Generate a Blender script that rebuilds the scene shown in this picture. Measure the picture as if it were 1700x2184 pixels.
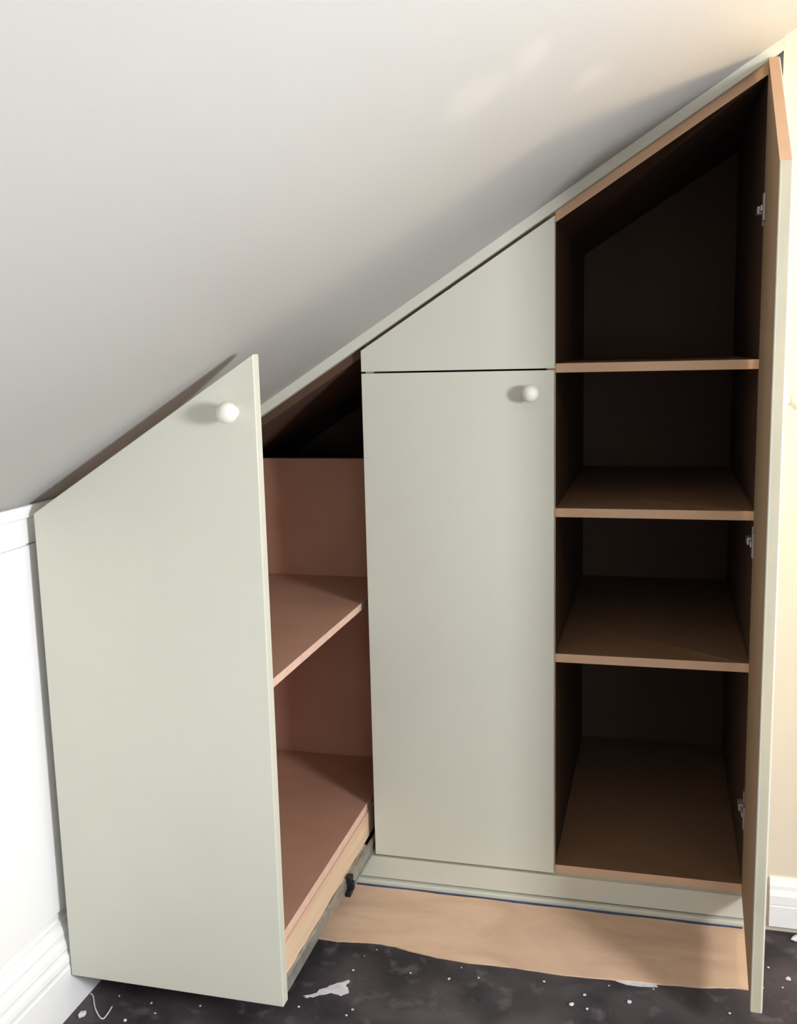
import bpy, bmesh, math, random
from mathutils import Vector, Matrix

random.seed(7)
for o in list(bpy.data.objects):
    bpy.data.objects.remove(o)
S = bpy.context.scene
COL = S.collection

# ------------------------------------------------------------------ camera
cam_d = bpy.data.cameras.new('camera')
cam = bpy.data.objects.new('camera', cam_d)
COL.objects.link(cam)
R_, U_, F_ = Vector((.9673, .2524, -.0242)), Vector((-.0170, .1598, .9870)), Vector((-.2530, .9543, -.1589))
F_.normalize(); R_ = (R_ - F_ * R_.dot(F_)).normalized(); U_ = R_.cross(F_)
cam.matrix_world = Matrix(((R_.x, U_.x, -F_.x, .6055), (R_.y, U_.y, -F_.y, -2.0075), (R_.z, U_.z, -F_.z, 1.1894), (0, 0, 0, 1)))
cam_d.sensor_fit = 'HORIZONTAL'; cam_d.sensor_width = 36.0
cam_d.lens = 36.0 * 2127.17 / 1700.0
cam_d.clip_start = .02
S.camera = cam

# ------------------------------------------------------------------ world, window and fill light, exposure
W = bpy.data.worlds.new('world'); S.world = W; W.use_nodes = True
W.node_tree.nodes['Background'].inputs[0].default_value = (.75, .85, 1, 1)
W.node_tree.nodes['Background'].inputs[1].default_value = .5

def area(name, loc, aim, sx, sy, power, col):
    d = bpy.data.lights.new(name, 'AREA'); d.shape = 'RECTANGLE'; d.size = sx; d.size_y = sy
    d.energy = power; d.color = col
    o = bpy.data.objects.new(name, d); COL.objects.link(o); o.location = loc
    o.rotation_euler = (Vector(aim) - Vector(loc)).to_track_quat('-Z', 'Z').to_euler()
    return o

# daylight through the side window, plus added soft fill behind the camera (both unseen)
area('daylight_side_window', (2.02, -1.55, 1.20), (0, -1.55, 1.20), .38, .9, 108, (.95, .99, 1.05))
area('fill_gable', (1.15, -3.34, .95), (1.15, 0, .95), .84, .64, 8, (.86, .97, 1.12))
LAMP_POWER = 10.5
LAMP_COLOUR = (1, .78, .52, 1)

V = S.view_settings
V.view_transform = 'Standard'; V.look = 'None'; V.gamma = 1; V.use_curve_mapping = False
V.exposure = 0.25

# ------------------------------------------------------------------ materials
def lin(c):
    c /= 255.0
    return c / 12.92 if c <= .04045 else ((c + .055) / 1.055) ** 2.4
def rgb(r, g, b): return (lin(r), lin(g), lin(b), 1)

def mat(name, c1, c2=None, scale=6, rough=.6, bump=0, bscale=60, stretch=None, spec=.35, metal=0, dist=0, detail=4):
    m = bpy.data.materials.new(name); m.use_nodes = True
    nt = m.node_tree; N = nt.nodes; L = nt.links
    p = N['Principled BSDF']; p.inputs['Roughness'].default_value = rough
    p.inputs['Specular IOR Level'].default_value = spec; p.inputs['Metallic'].default_value = metal
    p.inputs['Base Color'].default_value = c1
    tc = N.new('ShaderNodeTexCoord'); mp = N.new('ShaderNodeMapping'); L.new(tc.outputs['Object'], mp.inputs[0])
    if stretch: mp.inputs['Scale'].default_value = stretch
    if c2:
        n = N.new('ShaderNodeTexNoise'); n.inputs['Scale'].default_value = scale; n.inputs['Detail'].default_value = detail
        n.inputs['Distortion'].default_value = dist
        L.new(mp.outputs[0], n.inputs['Vector'])
        r = N.new('ShaderNodeValToRGB'); r.color_ramp.elements[0].position = .35; r.color_ramp.elements[1].position = .68
        r.color_ramp.elements[0].color = c1; r.color_ramp.elements[1].color = c2
        L.new(n.outputs[0], r.inputs[0]); L.new(r.outputs[0], p.inputs['Base Color'])
    if bump:
        n = N.new('ShaderNodeTexNoise'); n.inputs['Scale'].default_value = bscale; n.inputs['Detail'].default_value = 3
        L.new(mp.outputs[0], n.inputs['Vector'])
        b = N.new('ShaderNodeBump'); b.inputs['Strength'].default_value = bump; b.inputs['Distance'].default_value = .002
        L.new(n.outputs[0], b.inputs['Height']); L.new(b.outputs[0], p.inputs['Normal'])
    return m

M_SAGE = mat('sage_paint', rgb(212, 211, 196), rgb(216, 215, 200), 3, .5, .05, 90)
M_RAIL = M_SAGE
M_KNOB = mat('knob_paint', rgb(236, 235, 222), None, rough=.35)
M_INSIDE_SHADE = mat('shaded_inside_board', rgb(84, 62, 48), rgb(94, 70, 54), 4, .7, .05, 150, (1, 1, .2))  # board colour darkened to stand in for the shade inside the bays
M_SHELF_SHADE = mat('shaded_shelf_board', rgb(132, 100, 74), rgb(142, 108, 80), 4, .7, .05, 150, (1, .2, 1))  # shelf boards darkened less; shade of the bays put into the colour
M_MDF = mat('raw_mdf', rgb(220, 182, 150), rgb(228, 190, 158), 5, .75, .06, 150)
M_DRAWER_MDF = mat('reddish_board', rgb(178, 134, 112), rgb(188, 145, 122), 5, .75, .06, 150)
M_EDGE = mat('sawn_board_edge', rgb(236, 200, 180), rgb(228, 190, 168), 40, .8, .06, 200)
M_DOORIN = mat('door_inside_veneer', rgb(166, 140, 110), rgb(174, 148, 116), 4, .75, .05, 150, (1, 1, .2))
M_DOOREDGE = mat('thinly_painted_edge', rgb(196, 186, 160), rgb(178, 174, 156), 14, .6, .1, 120, (1, 1, .35))
M_PINE = mat('pine_rail', rgb(238, 212, 182), rgb(226, 190, 154), 30, .7, .1, 40, (1, .06, 1))
M_SHEET = mat('hardboard', rgb(240, 206, 174), rgb(222, 186, 156), 5, .7, .05, 200, (1, 2.2, 1), dist=1.2)
M_WHITE = mat('white_gloss', rgb(251, 251, 250), None, rough=.35, bump=.02, bscale=40)
M_CREAM = mat('cream_wall', rgb(228, 215, 194), rgb(231, 219, 199), 4, .75, .08, 120)
M_STEEL = mat('zinc_steel', rgb(190, 190, 182), rgb(160, 160, 152), 40, .4, .05, 60, metal=.6)
M_NICKEL = mat('nickel', rgb(190, 186, 186), None, rough=.35, metal=.6)
M_BLACK = mat('black_plastic', rgb(32, 32, 34), None, rough=.5)
M_TAPE = mat('blue_tape', rgb(70, 92, 140), rgb(62, 66, 84), 14, .6, dist=.6)
M_PLASTER = mat('plaster', rgb(240, 234, 240), rgb(218, 212, 220), 60, .9)
M_GREY = mat('grey_wall', rgb(168, 166, 162), rgb(172, 170, 166), 4, .75, .08, 120)
M_PLASTIC = mat('plain_white', rgb(236, 236, 232), None, rough=.4)

def ceiling_mat():
    m = mat('ceiling_emulsion', rgb(188, 187, 183), None, rough=.55, spec=.3)
    nt = m.node_tree; N = nt.nodes; L = nt.links; p = N['Principled BSDF']
    geo = N.new('ShaderNodeNewGeometry')
    noi = N.new('ShaderNodeTexNoise'); noi.inputs['Scale'].default_value = 9; noi.inputs['Detail'].default_value = 3
    L.new(geo.outputs['Position'], noi.inputs['Vector'])
    wob = N.new('ShaderNodeVectorMath'); wob.operation = 'SCALE'; wob.inputs['Scale'].default_value = .07
    L.new(noi.outputs['Color'], wob.inputs[0])
    add = N.new('ShaderNodeVectorMath'); L.new(geo.outputs['Position'], add.inputs[0]); L.new(wob.outputs[0], add.inputs[1])
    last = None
    # sheen on uneven filler patches, painted in as lighter colour
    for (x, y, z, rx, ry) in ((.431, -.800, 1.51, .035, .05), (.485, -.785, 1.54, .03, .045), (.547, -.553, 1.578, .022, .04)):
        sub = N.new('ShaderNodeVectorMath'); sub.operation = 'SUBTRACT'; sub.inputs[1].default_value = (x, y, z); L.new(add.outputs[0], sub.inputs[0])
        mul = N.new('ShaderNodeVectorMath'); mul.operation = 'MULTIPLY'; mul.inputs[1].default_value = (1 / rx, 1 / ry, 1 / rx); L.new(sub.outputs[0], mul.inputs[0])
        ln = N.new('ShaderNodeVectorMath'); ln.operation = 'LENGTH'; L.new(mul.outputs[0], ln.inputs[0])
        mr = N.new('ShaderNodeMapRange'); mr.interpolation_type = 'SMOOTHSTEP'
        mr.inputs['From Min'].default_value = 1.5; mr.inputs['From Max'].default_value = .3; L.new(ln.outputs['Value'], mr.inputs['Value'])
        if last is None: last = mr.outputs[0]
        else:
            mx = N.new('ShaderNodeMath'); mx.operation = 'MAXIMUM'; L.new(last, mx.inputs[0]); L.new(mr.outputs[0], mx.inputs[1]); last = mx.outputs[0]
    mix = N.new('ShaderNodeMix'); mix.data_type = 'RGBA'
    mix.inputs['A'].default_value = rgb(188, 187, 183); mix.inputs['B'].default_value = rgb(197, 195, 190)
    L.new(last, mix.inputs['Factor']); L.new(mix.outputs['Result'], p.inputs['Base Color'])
    n2 = N.new('ShaderNodeTexNoise'); n2.inputs['Scale'].default_value = 5; L.new(geo.outputs['Position'], n2.inputs['Vector'])
    n3 = N.new('ShaderNodeTexNoise'); n3.inputs['Scale'].default_value = 160; L.new(geo.outputs['Position'], n3.inputs['Vector'])
    ma = N.new('ShaderNodeMath'); ma.operation = 'MULTIPLY_ADD'; ma.inputs[1].default_value = .04; L.new(n3.outputs[0], ma.inputs[0]); L.new(n2.outputs[0], ma.inputs[2])
    b = N.new('ShaderNodeBump'); b.inputs['Strength'].default_value = .25; b.inputs['Distance'].default_value = .006
    L.new(ma.outputs[0], b.inputs['Height']); L.new(b.outputs[0], p.inputs['Normal'])
    return m
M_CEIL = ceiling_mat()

def floor_mat():
    m = mat('old_bitumen_floor', rgb(50, 45, 46), None, rough=.7, spec=.3)
    nt = m.node_tree; N = nt.nodes; L = nt.links; p = N['Principled BSDF']
    tc = N.new('ShaderNodeTexCoord')
    def noise(s, d, dist=0):
        n = N.new('ShaderNodeTexNoise'); n.inputs['Scale'].default_value = s; n.inputs['Detail'].default_value = d; n.inputs['Distortion'].default_value = dist
        L.new(tc.outputs['Object'], n.inputs['Vector']); return n
    def ramp(src, stops):
        r = N.new('ShaderNodeValToRGB'); e = r.color_ramp.elements
        e[0].position, e[0].color = stops[0]; e[1].position, e[1].color = stops[1]
        L.new(src, r.inputs[0]); return r
    base = ramp(noise(6, 7, .3).outputs[0], ((.40, rgb(54, 51, 54)), (.72, rgb(98, 90, 92))))
    dust = ramp(noise(22, 8, .25).outputs[0], ((.56, (0, 0, 0, 1)), (.8, (1, 1, 1, 1))))
    mix = N.new('ShaderNodeMix'); mix.data_type = 'RGBA'; mix.inputs['B'].default_value = rgb(116, 110, 112)
    L.new(dust.outputs[0], mix.inputs['Factor']); L.new(base.outputs[0], mix.inputs['A'])
    vor = N.new('ShaderNodeTexVoronoi'); vor.inputs['Scale'].default_value = 60; L.new(tc.outputs['Object'], vor.inputs['Vector'])
    spk = ramp(vor.outputs['Distance'], ((.04, (1, 1, 1, 1)), (.07, (0, 0, 0, 1))))
    sel = N.new('ShaderNodeSeparateColor'); L.new(vor.outputs['Color'], sel.inputs[0])
    gt = N.new('ShaderNodeMath'); gt.operation = 'GREATER_THAN'; gt.inputs[1].default_value = .965; L.new(sel.outputs[0], gt.inputs[0])
    mu = N.new('ShaderNodeMath'); mu.operation = 'MULTIPLY'; L.new(spk.outputs[0], mu.inputs[0]); L.new(gt.outputs[0], mu.inputs[1])
    mix2 = N.new('ShaderNodeMix'); mix2.data_type = 'RGBA'; mix2.inputs['B'].default_value = rgb(170, 160, 160)
    L.new(mu.outputs[0], mix2.inputs['Factor']); L.new(mix.outputs['Result'], mix2.inputs['A']); L.new(mix2.outputs['Result'], p.inputs['Base Color'])
    b = N.new('ShaderNodeBump'); b.inputs['Strength'].default_value = .3; b.inputs['Distance'].default_value = .002
    L.new(noise(50, 5).outputs[0], b.inputs['Height']); L.new(b.outputs[0], p.inputs['Normal'])
    return m
M_FLOOR = floor_mat()

# ------------------------------------------------------------------ helpers
def finish(name, bm, m, parent=None, bevel=0, smooth=False, segs=3):
    if bevel:
        bmesh.ops.bevel(bm, geom=list(bm.edges), offset=bevel, segments=segs, profile=.5, affect='EDGES', clamp_overlap=True)
    bmesh.ops.recalc_face_normals(bm, faces=list(bm.faces))
    me = bpy.data.meshes.new(name); bm.to_mesh(me); bm.free()
    for k in (m if isinstance(m, (list, tuple)) else [m]): me.materials.append(k)
    if smooth:
        for f in me.polygons: f.use_smooth = True
    o = bpy.data.objects.new(name, me); COL.objects.link(o)
    if parent: o.parent = parent
    return o
def add_box(bm, x0, x1, y0, y1, z0, z1):
    v = [bm.verts.new(c) for c in ((x0, y0, z0), (x1, y0, z0), (x1, y1, z0), (x0, y1, z0), (x0, y0, z1), (x1, y0, z1), (x1, y1, z1), (x0, y1, z1))]
    for f in ((0, 1, 2, 3), (4, 5, 6, 7), (0, 1, 5, 4), (1, 2, 6, 5), (2, 3, 7, 6), (3, 0, 4, 7)): bm.faces.new([v[i] for i in f])
def box(name, x0, x1, y0, y1, z0, z1, m, parent=None, bevel=0, segs=2):
    bm = bmesh.new(); add_box(bm, x0, x1, y0, y1, z0, z1); return finish(name, bm, m, parent, bevel, segs=segs)
def add_prism(bm, pts, a0, a1, axis='y'):
    f = {'y': lambda p, a: (p[0], a, p[1]), 'x': lambda p, a: (a, p[0], p[1]), 'z': lambda p, a: (p[0], p[1], a)}[axis]
    A = [bm.verts.new(f(p, a0)) for p in pts]; B = [bm.verts.new(f(p, a1)) for p in pts]
    bm.faces.new(A); bm.faces.new(list(reversed(B)))
    n = len(pts)
    for i in range(n): bm.faces.new([A[i], A[(i + 1) % n], B[(i + 1) % n], B[i]])
def prism(name, pts, a0, a1, m, parent=None, axis='y', bevel=0, segs=2):
    bm = bmesh.new(); add_prism(bm, pts, a0, a1, axis); return finish(name, bm, m, parent, bevel, segs=segs)
def lathe(name, prof, m, parent, loc, axis, seg=40):
    """prof: (distance along axis, radius); axis a unit vector"""
    bm = bmesh.new(); q = Vector((0, 0, 1)).rotation_difference(Vector(axis)).to_matrix(); L = Vector(loc)
    rings = []
    for h, r in prof:
        if r < 1e-5: rings.append([bm.verts.new(L + q @ Vector((0, 0, h)))])
        else: rings.append([bm.verts.new(L + q @ Vector((r * math.cos(2 * math.pi * k / seg), r * math.sin(2 * math.pi * k / seg), h))) for k in range(seg)])
    for a, b in zip(rings, rings[1:]):
        for k in range(seg):
            k2 = (k + 1) % seg
            if len(a) == 1: bm.faces.new([a[0], b[k], b[k2]])
            elif len(b) == 1: bm.faces.new([a[k], a[k2], b[0]])
            else: bm.faces.new([a[k], a[k2], b[k2], b[k]])
    return finish(name, bm, m, parent, smooth=True)
def tag(o, label=None, cat=None, group=None, kind=None):
    if label: o['label'] = label
    if cat: o['category'] = cat
    if group: o['group'] = group
    if kind: o['kind'] = kind
    return o
def empty(name, loc=(0, 0, 0)):
    o = bpy.data.objects.new(name, None); COL.objects.link(o); o.location = loc; o.empty_display_size = .1
    return o

# ------------------------------------------------------------------ measured layout (metres)
SLOPE, CEIL0 = .6238, 1.2245
def ceil_z(x): return CEIL0 + SLOPE * x
KX = -.4502                 # face of the low knee wall
RIDGE_X = 1.72; TOP = ceil_z(RIDGE_X)
XR, YF = 1.88, -3.2          # right wall, gable wall behind the camera
DEPTH = .77                 # inside depth of the cupboard

# ------------------------------------------------------------------ the room
tag(box('floor', KX - .1, XR + .1, YF - .1, .9, -.06, 0, M_FLOOR), 'dark old bitumen floor speckled with plaster dust', 'floor', kind='structure')
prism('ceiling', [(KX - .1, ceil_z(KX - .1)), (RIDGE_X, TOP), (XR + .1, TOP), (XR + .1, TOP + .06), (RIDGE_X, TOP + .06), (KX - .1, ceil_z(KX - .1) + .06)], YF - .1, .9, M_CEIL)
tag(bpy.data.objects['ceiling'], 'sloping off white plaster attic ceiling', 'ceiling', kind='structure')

wl = tag(box('wall_left', KX - .1, KX, YF, .9, 0, .9437, M_WHITE), 'low white panelled knee wall under the eaves', 'wall', kind='structure')
box('panel', KX, KX + .006, YF, -.025, .192, .8755, M_WHITE, wl, .0012)
box('panel', KX, KX + .006, YF, -.025, .8788, .9225, M_WHITE, wl, .0012)
tag(box('trim_1', KX, KX + .013, YF, -.025, .9235, .945, M_WHITE, None, .003), 'narrow white strip where knee wall meets sloping ceiling', 'trim', kind='structure')
prof = [(0, 0), (.024, 0), (.024, .088), (.0225, .092), (.0225, .097), (.0235, .101), (.0225, .109), (.019, .115), (.018, .119),
        (.0185, .125), (.017, .134), (.0135, .141), (.0125, .146), (.0125, .152), (.010, .160), (.006, .165), (.005, .172), (0, .172)]
tag(prism('baseboard_left', [(KX + a, b) for a, b in prof], YF, -.025, M_WHITE), 'tall white moulded skirting along the knee wall', 'baseboard', kind='structure')

prism('wall_back', [(.852, 0), (XR, 0), (XR, TOP), (RIDGE_X, TOP), (.852, ceil_z(.852))], 0, .12, M_CREAM)
tag(bpy.data.objects['wall_back'], 'cream painted wall to the right of the cupboard', 'wall', kind='structure')
prof = [(0, .019), (-.018, .019), (-.018, .0625), (-.0165, .0642), (-.0165, .066), (-.018, .0675), (-.017, .085), (-.012, .096), (-.011, .104), (-.006, .112), (-.004, .119), (0, .119)]
tag(prism('baseboard_back', prof, .835, XR, M_WHITE, axis='x'), 'white moulded skirting on the cream wall right of the cupboard', 'baseboard', kind='structure')

def wall_with_hole(name, horiz, a0, a1, h0, h1, z0, z1, t0, t1, poly, m, label):
    bm = bmesh.new()
    def piece(pts):
        add_prism(bm, pts, t0, t1, 'y' if horiz else 'x')
    top = poly
    piece([(a0, 0), (h0, 0), (h0, top(h0)), (a0, top(a0))])
    if h1 < RIDGE_X < a1 and horiz: piece([(h1, 0), (a1, 0), (a1, top(a1)), (RIDGE_X, TOP), (h1, top(h1))])
    else: piece([(h1, 0), (a1, 0), (a1, top(a1)), (h1, top(h1))])
    piece([(h0, 0), (h1, 0), (h1, z0), (h0, z0)])
    piece([(h0, z1), (h1, z1), (h1, top(h1)), (h0, top(h0))])
    return tag(finish(name, bm, m), label, 'wall', kind='structure')
gable_top = lambda x: min(ceil_z(x), TOP)
# gable wall behind the camera, and the right hand wall: one opened for the added fill, one with its window
wall_with_hole('wall_front', True, KX, XR, .70, 1.60, .60, 1.30, YF - .1, YF, gable_top, M_GREY, 'grey gable wall behind the camera with a low opening for the added fill light')
wall_with_hole('wall_right', False, YF, .0, -1.80, -1.30, .72, 1.68, XR, XR + .1, lambda y: TOP, M_CREAM, 'cream right hand wall with a narrow window')

def glass_mat():
    m = bpy.data.materials.new('window_glass'); m.use_nodes = True; nt = m.node_tree; nt.nodes.clear()
    o = nt.nodes.new('ShaderNodeOutputMaterial'); t = nt.nodes.new('ShaderNodeBsdfTransparent'); g = nt.nodes.new('ShaderNodeBsdfGlossy')
    g.inputs['Roughness'].default_value = .02; x = nt.nodes.new('ShaderNodeMixShader'); x.inputs[0].default_value = .06
    nt.links.new(t.outputs[0], x.inputs[1]); nt.links.new(g.outputs[0], x.inputs[2]); nt.links.new(x.outputs[0], o.inputs[0]); return m
M_GLASS = glass_mat()
bm = bmesh.new()
for a in ((.70, .73, .60, 1.30), (1.57, 1.60, .60, 1.30), (.73, 1.57, .60, .63), (.73, 1.57, 1.27, 1.30), (1.14, 1.16, .63, 1.27)):
    add_box(bm, a[0], a[1], YF - .07, YF - .03, a[2], a[3])
w = tag(finish('fill_window', bm, M_WHITE), 'added white frame around the fill light in the gable wall', 'window', kind='structure')  # unseen window, added to carry the soft fill
for a in ((.73, 1.14), (1.16, 1.57)): box('pane', a[0], a[1], YF - .052, YF - .048, .63, 1.27, M_GLASS, w)
bm = bmesh.new()
for a in ((-1.80, -1.77, .72, 1.68), (-1.33, -1.30, .72, 1.68), (-1.77, -1.33, .72, .75), (-1.77, -1.33, 1.65, 1.68)):
    add_box(bm, XR + .03, XR + .07, a[0], a[1], a[2], a[3])
w = tag(finish('window_2', bm, M_WHITE), 'white framed narrow window in the right hand wall', 'window', kind='structure')
box('pane', XR + .048, XR + .052, -1.77, -1.33, .75, 1.65, M_GLASS, w)

# floor lamp standing behind the open door, against the cream wall (outside the frame)
LX, LY, LZ = 1.30, -.30, 1.37
lamp = tag(empty('floor_lamp', (LX, LY, 0)), 'warm glowing globe floor lamp standing in front of the cream wall', 'lamp')
def glow(power, r):
    m = bpy.data.materials.new('warm_globe'); m.use_nodes = True; nt = m.node_tree; nt.nodes.clear()
    o = nt.nodes.new('ShaderNodeOutputMaterial'); e = nt.nodes.new('ShaderNodeEmission')
    e.inputs[0].default_value = LAMP_COLOUR; e.inputs[1].default_value = power / (4 * math.pi * math.pi * r * r)
    nt.links.new(e.outputs[0], o.inputs[0]); return m
gr = .055
def part_at(o, p): o.parent = p; o.matrix_parent_inverse = Matrix.Translation(p.location).inverted(); return o
part_at(lathe('globe', [(gr * -math.cos(math.pi * k / 16), gr * math.sin(math.pi * k / 16)) for k in range(17)], glow(LAMP_POWER, gr), None, (LX, LY, LZ), (0, 0, 1), 24), lamp)
part_at(lathe('lamp_holder', [(0, 0), (0, .008), (.02, .016), (.055, .018), (.055, 0)], M_PLASTIC, None, (LX, LY, LZ - gr - .049), (0, 0, 1), 20), lamp)
part_at(lathe('pole', [(0, 0), (0, .008), (LZ - gr - .075, .008), (LZ - gr - .075, 0)], M_PLASTIC, None, (LX, LY, .025), (0, 0, 1), 14), lamp)
part_at(lathe('base', [(0, 0), (0, .11), (.012, .11), (.02, .10), (.027, .02), (.027, 0)], M_PLASTIC, None, (LX, LY, 0), (0, 0, 1), 32), lamp)

# ------------------------------------------------------------------ the fitted cupboard
cup = tag(empty('fitted_cupboard'), 'sage painted fitted cupboard with sloping top, right door standing open on empty shelves', 'cupboard')
T = .0184
DX0, DX1 = 0.0, .4           # middle door
DZ0, DZ1 = .0734, 1.1455
XI = .785                    # inside of the right hand side
YC = .020                    # front of the carcass behind the doors
def shade_faces(o, m):
    # bare front edge; other faces take a darker colour standing in for shade
    o.data.materials.append(m)
    for f in o.data.polygons:
        if f.normal.y > -.7: f.material_index = 1
    return o
def under(x, off): return ceil_z(x) - off

# carcass: raw boards
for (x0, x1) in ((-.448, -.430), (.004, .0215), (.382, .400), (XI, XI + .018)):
    shade_faces(prism('side_panel', [(x0, .0645), (x1, .0645), (x1, under(x1, .0435)), (x0, under(x0, .0435))], YC, DEPTH, M_MDF, cup), M_INSIDE_SHADE)
for (x0, x1, bare) in ((-.448, .004, M_INSIDE_SHADE), (.004, .400, M_SHELF_SHADE), (.400, .803, M_MDF)):  # left and middle front edges coloured dark to imitate shade under the rail
    shade_faces(prism('top_panel', [(x0, under(x0, .043)), (x1, under(x1, .043)), (x1, under(x1, .022)), (x0, under(x0, .022))], YC, DEPTH, bare, cup), M_INSIDE_SHADE)
prism('back_panel', [(-.448, .02), (.803, .02), (.803, under(.803, .022)), (-.448, under(-.448, .022))], DEPTH, DEPTH + .008, M_INSIDE_SHADE, cup)
shade_faces(box('bottom_panel', -.430, .004, YC, DEPTH, .054, .0715, M_MDF, cup), M_SHELF_SHADE)
shade_faces(box('bottom_panel', .0215, .382, YC, DEPTH, .0645, .0829, M_MDF, cup), M_SHELF_SHADE)
shade_faces(box('bottom_panel', .400, XI, YC, DEPTH, .0645, .0829, M_MDF, cup, .0006, 1), M_SHELF_SHADE)
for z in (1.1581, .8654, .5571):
    shade_faces(box('shelf', .400, XI, YC, DEPTH, z - T, z, M_MDF, cup, .0008, 1), M_SHELF_SHADE)
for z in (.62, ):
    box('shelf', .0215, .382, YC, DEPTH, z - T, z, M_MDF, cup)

# painted front frame
prism('sloping_rail', [(-.4500, under(-.45, .0234)), (.807, under(.807, .0234)), (.807, under(.807, 0)), (-.4500, under(-.45, 0))], 0, YC - .001, M_SAGE, cup, bevel=.0008)
prism('stile', [(.807, 0), (.852, 0), (.852, under(.852, 0)), (.807, under(.807, 0))], 0, YC - .001, M_CREAM, cup)
prism('stile', [(-.4500, .066), (-.4300, .066), (-.4300, under(-.43, .024)), (-.45, under(-.45, .024))], 0, YC - .001, M_SAGE, cup)
box('plinth', -.448, .806, .004, .022, .0155, .0655, M_SAGE, cup, .001)
box('plinth_strip', -.448, .806, -.0055, .012, 0, .0125, M_SAGE, cup, .003, 3)
box('plinth_backing', -.448, .806, .016, .03, 0, .06, M_MDF, cup)

# knob: a turned ball on a short neck
R = .0172
KP = [(0, 0), (0, .0095), (.002, .0105), (.004, .0095), (.008, .0082), (.0115, .0088)]
KP += [(.0255 + R * .98 * -math.cos(a), R * math.sin(a)) for a in [math.radians(d) for d in range(32, 181, 8)]]
KP[-1] = (KP[-1][0], 0)
def knob(parent, loc, axis):
    return tag(lathe('knob', KP, M_KNOB, parent, loc, axis), 'round turned knob painted off white')

# middle door and the fixed panel above it
d1 = prism('door', [(DX0, DZ0), (DX1 - .001, DZ0), (DX1 - .001, DZ1), (DX0, DZ1)], 0, .0185, M_SAGE, cup, bevel=.0012)
tag(d1, 'closed middle door, plain sage board')
knob(d1, (.3555, 0, 1.1005), (0, -1, 0))
prism('fixed_panel', [(DX0, 1.1490), (DX1, 1.1490), (DX1, under(DX1, .032)), (DX0, under(DX0, .032))], 0, .0185, M_SAGE, cup, bevel=.0012)

# the open right hand door: painted outside and on its long edge, raw board inside and on the sloping edge
HX, OA, OW, OT = .7818, 1.5345, .3886, .0195
Dv = Vector((-math.cos(OA), -math.sin(OA), 0)); Ov = Vector((math.sin(OA), -math.cos(OA), 0))
def dpt(u, n, z): return Vector((HX, 0, 0)) + Dv * u + Ov * n + Vector((0, 0, z))
bm = bmesh.new()
Zf, Zh = 1.452, 1.452 + OW * SLOPE
A = [bm.verts.new(dpt(u, 0, z)) for u, z in ((0, .0765), (OW, .0765), (OW, Zf), (0, Zh))]
B = [bm.verts.new(dpt(u, OT, z)) for u, z in ((0, .0765), (OW, .0765), (OW, Zf), (0, Zh))]
fi = bm.faces.new(A); fi.material_index = 1
bm.faces.new(list(reversed(B)))
for i in range(4):
    f = bm.faces.new([A[i], A[(i + 1) % 4], B[(i + 1) % 4], B[i]])
    if i == 2: f.material_index = 2
    if i == 1: f.material_index = 3
bm.edges.ensure_lookup_table()
outer = [e for e in bm.edges if all(v in B for v in e.verts)] + [e for e in bm.edges if set(e.verts) == {A[1], A[2]} or set(e.verts) == {A[0], A[1]}]
bmesh.ops.bevel(bm, geom=outer, offset=.0028, segments=4, profile=.5, affect='EDGES', material=0)
d2 = finish('door', bm, [M_SAGE, M_DOORIN, M_MDF, M_DOOREDGE], cup)
tag(d2, 'tall right door standing open, raw board inside with a sloping top edge')
knob(d2, dpt(.343, OT, 1.1005), Ov)
for z in (1.432, .806, .252):
    bm = bmesh.new()
    add_box(bm, XI - .003, XI, .026, .040, z - .028, z + .028)             # mounting plate on the side panel
    add_box(bm, XI - .013, XI - .003, .016, .046, z - .007, z + .007)      # arm body
    add_box(bm, XI - .010, XI - .004, -.016, .018, z - .0055, z + .0055)   # arm reaching to the door
    h = finish('hinge', bm, M_NICKEL, d2, .0012)
    tag(h, 'nickel concealed hinge')
    c = dpt(.022, 0, z)
    bm = bmesh.new()
    add_box(bm, c.x - .0035, c.x + .001, c.y - .012, c.y + .008, z - .024, z + .024)
    tag(finish('hinge_cup', bm, M_NICKEL, d2, .001), 'nickel hinge cup flange')

# ------------------------------------------------------------------ the pull out unit standing drawn forward on its runners
PL, PR, PY = -.4238, -.0092, -.5473
po = tag(empty('pull_out_unit', (0, 0, 0)), 'pull-out storage unit with tall sloping sage front, drawn forward on runners at the left', 'drawer unit')
fp = prism('front_panel', [(PL, .0735), (PR, .0735), (PR, 1.1912), (PL, .9322)], PY, PY + .0225, M_SAGE, po, bevel=.0016, segs=3)
knob(fp, (-.0465, PY, 1.1017), (0, -1, 0))
def sawn(o):
    # the sawn edges on the open right hand side are paler than the faces
    o.data.materials.append(M_EDGE)
    for f in o.data.polygons:
        if f.normal.x > .7: f.material_index = 1
    return o
XS = -.0209                  # open right hand side of the inner frame
YB = .2718                   # back board
y0 = PY + .0225
box('back_board', PL + .012, XS, YB, YB + .015, .10, .9381, M_DRAWER_MDF, po, .0008, 1)
prism('side_board', [(y0, .1838), (YB, .1838), (YB, .90), (y0, .90)], PL + .004, PL + .019, M_DRAWER_MDF, po, axis='x')
sawn(box('shelf', PL + .019, XS, y0, YB, .6479 - .0155, .6479, M_DRAWER_MDF, po, .0008, 1))
sawn(box('base_board', PL + .012, XS - .001, y0, YB, .1660, .1838, M_DRAWER_MDF, po, .0008, 1))
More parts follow.
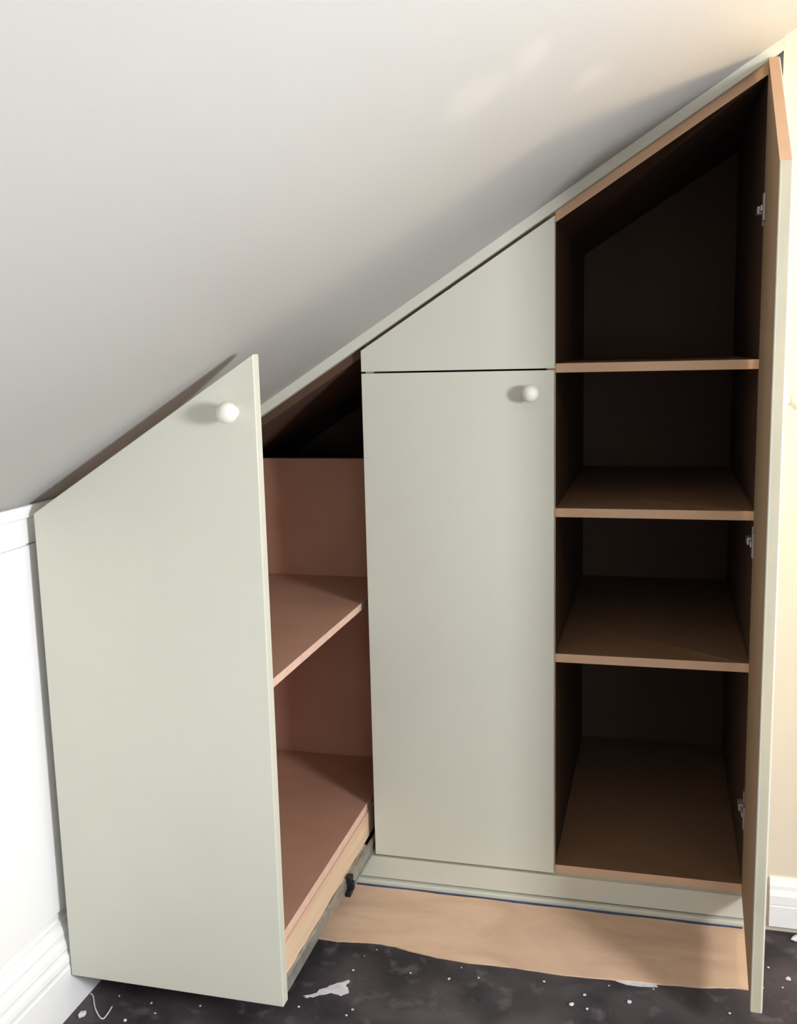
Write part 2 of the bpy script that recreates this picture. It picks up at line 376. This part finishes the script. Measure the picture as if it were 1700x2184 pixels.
# pine runner rail: plain batten with a slightly ragged lower edge
bm = bmesh.new()
pts = [(y0, .1645), (y0, .108)]
n = 26
for k in range(1, n):
    yy = y0 + (YB - y0) * k / n
    pts.append((yy, .1065 + random.uniform(-.0018, .0018) + (.004 if k == 9 else 0)))
pts += [(YB, .106), (YB, .1645)]
add_prism(bm, pts, XS - .030, XS + .002, 'x')
rl = finish('batten', bm, M_PINE, po)
box('batten', PL + .012, PL + .045, y0, YB, .106, .166, M_PINE, po)
lathe('screw', [(0, 0), (0, .004), (.0012, .0035), (.0014, 0)], M_NICKEL, po, (XS, -.255, .139), (1, 0, 0), 14)
# telescopic runner under the batten
def runner(xo, s):
    r0 = box('drawer_slide', min(xo, xo + s * .006), max(xo, xo + s * .006), y0 + .004, -.02, .0775, .1055, M_STEEL, po, .0015)
    tag(r0, 'grey steel telescopic runner')
    bm = bmesh.new()
    a, b = xo + s * .0065, xo + s * .0125
    add_box(bm, min(a, b), max(a, b), -.155, .23, .0785, .1005)
    add_box(bm, min(a, b + s * .003), max(a, b + s * .003), -.155, .23, .0735, .0780)
    add_box(bm, min(a, b + s * .002), max(a, b + s * .002), -.155, .23, .1010, .1035)
    finish('inner_slide', bm, M_STEEL, r0, .0006)
    bm = bmesh.new()
    a, b = xo + s * .0035, xo + s * .0165
    add_box(bm, min(a, b), max(a, b), -.172, -.152, .095, .109)
    add_box(bm, min(a, b + s * .004), max(a, b + s * .004), -.168, -.156, .078, .097)
    add_box(bm, min(a, b), max(a, b), -.178, -.158, .068, .080)
    tag(finish('end_clip', bm, M_BLACK, r0, .002), 'black plastic end clip')
runner(XS + .001, 1)
runner(PL + .012, -1)

# ------------------------------------------------------------------ bare board, tape and builder's litter on the floor
edge = [(-.30, -.226), (-.20, -.229), (-.12, -.232), (-.0568, -.231), (-.0169, -.2329), (.0236, -.2263), (.0645, -.222), (.1036, -.2251), (.1462, -.2350), (.1913, -.2420), (.2589, -.2460),
        (.3503, -.2420), (.4412, -.2455), (.5288, -.2390), (.6151, -.2336), (.70, -.2261), (.7541, -.2145), (.7756, -.2148), (.795, -.212)]
fine = []
for (xa, ya), (xb, yb) in zip(edge, edge[1:]):
    for k in range(4):
        t = k / 4; fine.append((xa + (xb - xa) * t, ya + (yb - ya) * t + random.uniform(-.0008, .0008)))
fine.append(edge[-1])
tag(prism('hardboard_sheet', [(.795, -.0075), (-.30, -.0075)] + fine, 0, .003, M_SHEET, axis='z'), 'bare tan hardboard strip with a ragged edge lying along the cupboard plinth', 'board')
bm = bmesh.new()
tp = []
k = 44
for i in range(k + 1):
    x = -.30 + 1.085 * i / k; tp.append((x, -.0145 + .0012 * math.sin(i * .9) + random.uniform(-.0006, .0006)))
add_prism(bm, [(.785, -.0078), (-.30, -.0078)] + tp, .003, .0036, 'z')
tag(finish('masking_tape', bm, M_TAPE), 'thin line of blue masking tape along the foot of the plinth', 'tape')

smear = [(-.0251, -.4124), (-.01, -.404), (.0057, -.3828), (.0179, -.3698), (.031, -.3592), (.0442, -.3484), (.0476, -.3539), (.0434, -.3667), (.0555, -.3843), (.0433, -.397), (.022, -.3918), (-.0045, -.4102), (-.0158, -.4153)]
ragged = []
for (xa, ya), (xb, yb) in zip(smear, smear[1:] + smear[:1]):
    for k in range(3):
        t = k / 3; ragged.append((xa + (xb - xa) * t + random.uniform(-.0022, .0022) * (k > 0), ya + (yb - ya) * t + random.uniform(-.0022, .0022) * (k > 0)))
smear = ragged
tag(prism('plaster_smear', smear, 0, .0012, M_PLASTER, axis='z'), 'large white plaster smear on the dark floor in front of the pull-out unit', 'plaster')
paper = [(.5408, -.2404), (.5705, -.2360), (.615, -.2340), (.6180, -.2420), (.5839, -.2470), (.5608, -.2470)]
tag(prism('paper_scrap', paper, .0002, .0010, M_PLASTER, axis='z'), 'torn pale paper scrap at the front edge of the hardboard strip', 'paper')
cu = bpy.data.curves.new('thread', 'CURVE'); cu.dimensions = '3D'; cu.bevel_depth = .0013; cu.bevel_resolution = 2
sp = cu.splines.new('NURBS')
tpts = [(-.4220, -.4956), (-.4150, -.4983), (-.4012, -.5187), (-.3852, -.5387), (-.3589, -.5609), (-.3585, -.543), (-.362, -.5215)]
sp.points.add(len(tpts) - 1)
for q, (x, y) in zip(sp.points, tpts): q.co = (x, y, .0015, 1)
sp.use_endpoint_u = True; sp.order_u = 3
tmp = bpy.data.objects.new('tmp', cu)
COL.objects.link(tmp)
me = bpy.data.meshes.new_from_object(tmp.evaluated_get(bpy.context.evaluated_depsgraph_get()))
bpy.data.objects.remove(tmp); me.materials.clear(); me.materials.append(M_PLASTER)
th = bpy.data.objects.new('thread', me); COL.objects.link(th)
tag(th, 'curled white thread on the dark floor beside the knee wall skirting', 'thread')

def crumb_mesh(seed, flat=.5):
    rnd = random.Random(seed); bm = bmesh.new(); bmesh.ops.create_icosphere(bm, subdivisions=1, radius=1)
    for v in bm.verts:
        v.co *= rnd.uniform(.65, 1.2); v.co.z *= flat
    zmin = min(v.co.z for v in bm.verts)
    for v in bm.verts: v.co.z -= zmin
    me = bpy.data.meshes.new('plaster_crumb'); bm.to_mesh(me); bm.free(); me.materials.append(M_PLASTER); return me
CM = [crumb_mesh(i) for i in range(4)]
def crumb(name, i, x, y, s, label, group=None, z=0):
    o = bpy.data.objects.new(name, CM[i % 4]); COL.objects.link(o); o.location = (x, y, z); o.scale = (s, s, s); o.rotation_euler[2] = i * 1.3
    return tag(o, label, 'crumb', group)
spots = [(.0431, -.3179, 3), (.1543, -.3012, 2.6), (.2317, -.3039, 3.2), (.2472, -.2630, 2), (.2859, -.2876, 2.4), (-.0228, -.4437, 2.8), (.0777, -.4316, 3.2), (.0707, -.4478, 2.6),
         (.0515, -.2669, 1.6), (.0699, -.2412, 1.8), (-.2743, -.5205, 2.4), (-.2954, -.4949, 3), (-.3171, -.5515, 4), (-.2022, -.4818, 2.6), (-.3659, -.4892, 2),
         (.4646, -.3291, 5.5), (.5677, -.3007, 5), (.494, -.3344, 3), (.4864, -.2957, 3.4), (.409, -.2715, 3), (.8234, -.1353, 2.6), (.8432, -.1926, 2.2), (.7433, -.2909, 2.6), (.6102, -.2500, 2.4), (.5285, -.2575, 2), (.8077, -.2005, 2)]
for i, (x, y, s) in enumerate(spots):
    lab, grp = 'tiny white plaster crumb on the dark floor in front of the hardboard strip', 'plaster crumbs before the hardboard strip'
    if x > .79: lab, grp = 'tiny white plaster crumb on the floor to the right of the open door', 'plaster crumbs right of the open door'
    elif x < -.1: lab, grp = 'tiny white plaster crumb on the floor under the pull-out front', 'plaster crumbs under the pull-out front'
    elif x < .09: lab, grp = 'tiny white plaster crumb on the floor around the large plaster smear', 'plaster crumbs around the smear'
    elif i == 15: lab, grp = 'largest white crumb on the dark floor in front of the middle of the hardboard strip', None
    elif i == 16: lab, grp = 'second largest white crumb, just below the torn paper scrap', None
    crumb('plaster_crumb', i, x, y, s * .001, lab, grp)
crumb('plaster_lump', 1, .8551, -.1652, .0062, 'largest white plaster lump on the floor right of the open door')
crumb('plaster_flake', 2, -.4000, -.5577, .0095, 'pale plaster flake beside the curled white thread')
crumb('plaster_chunk', 3, .8850, -.0300, .0120, 'white plaster chunk lying against the skirting right of the open door')
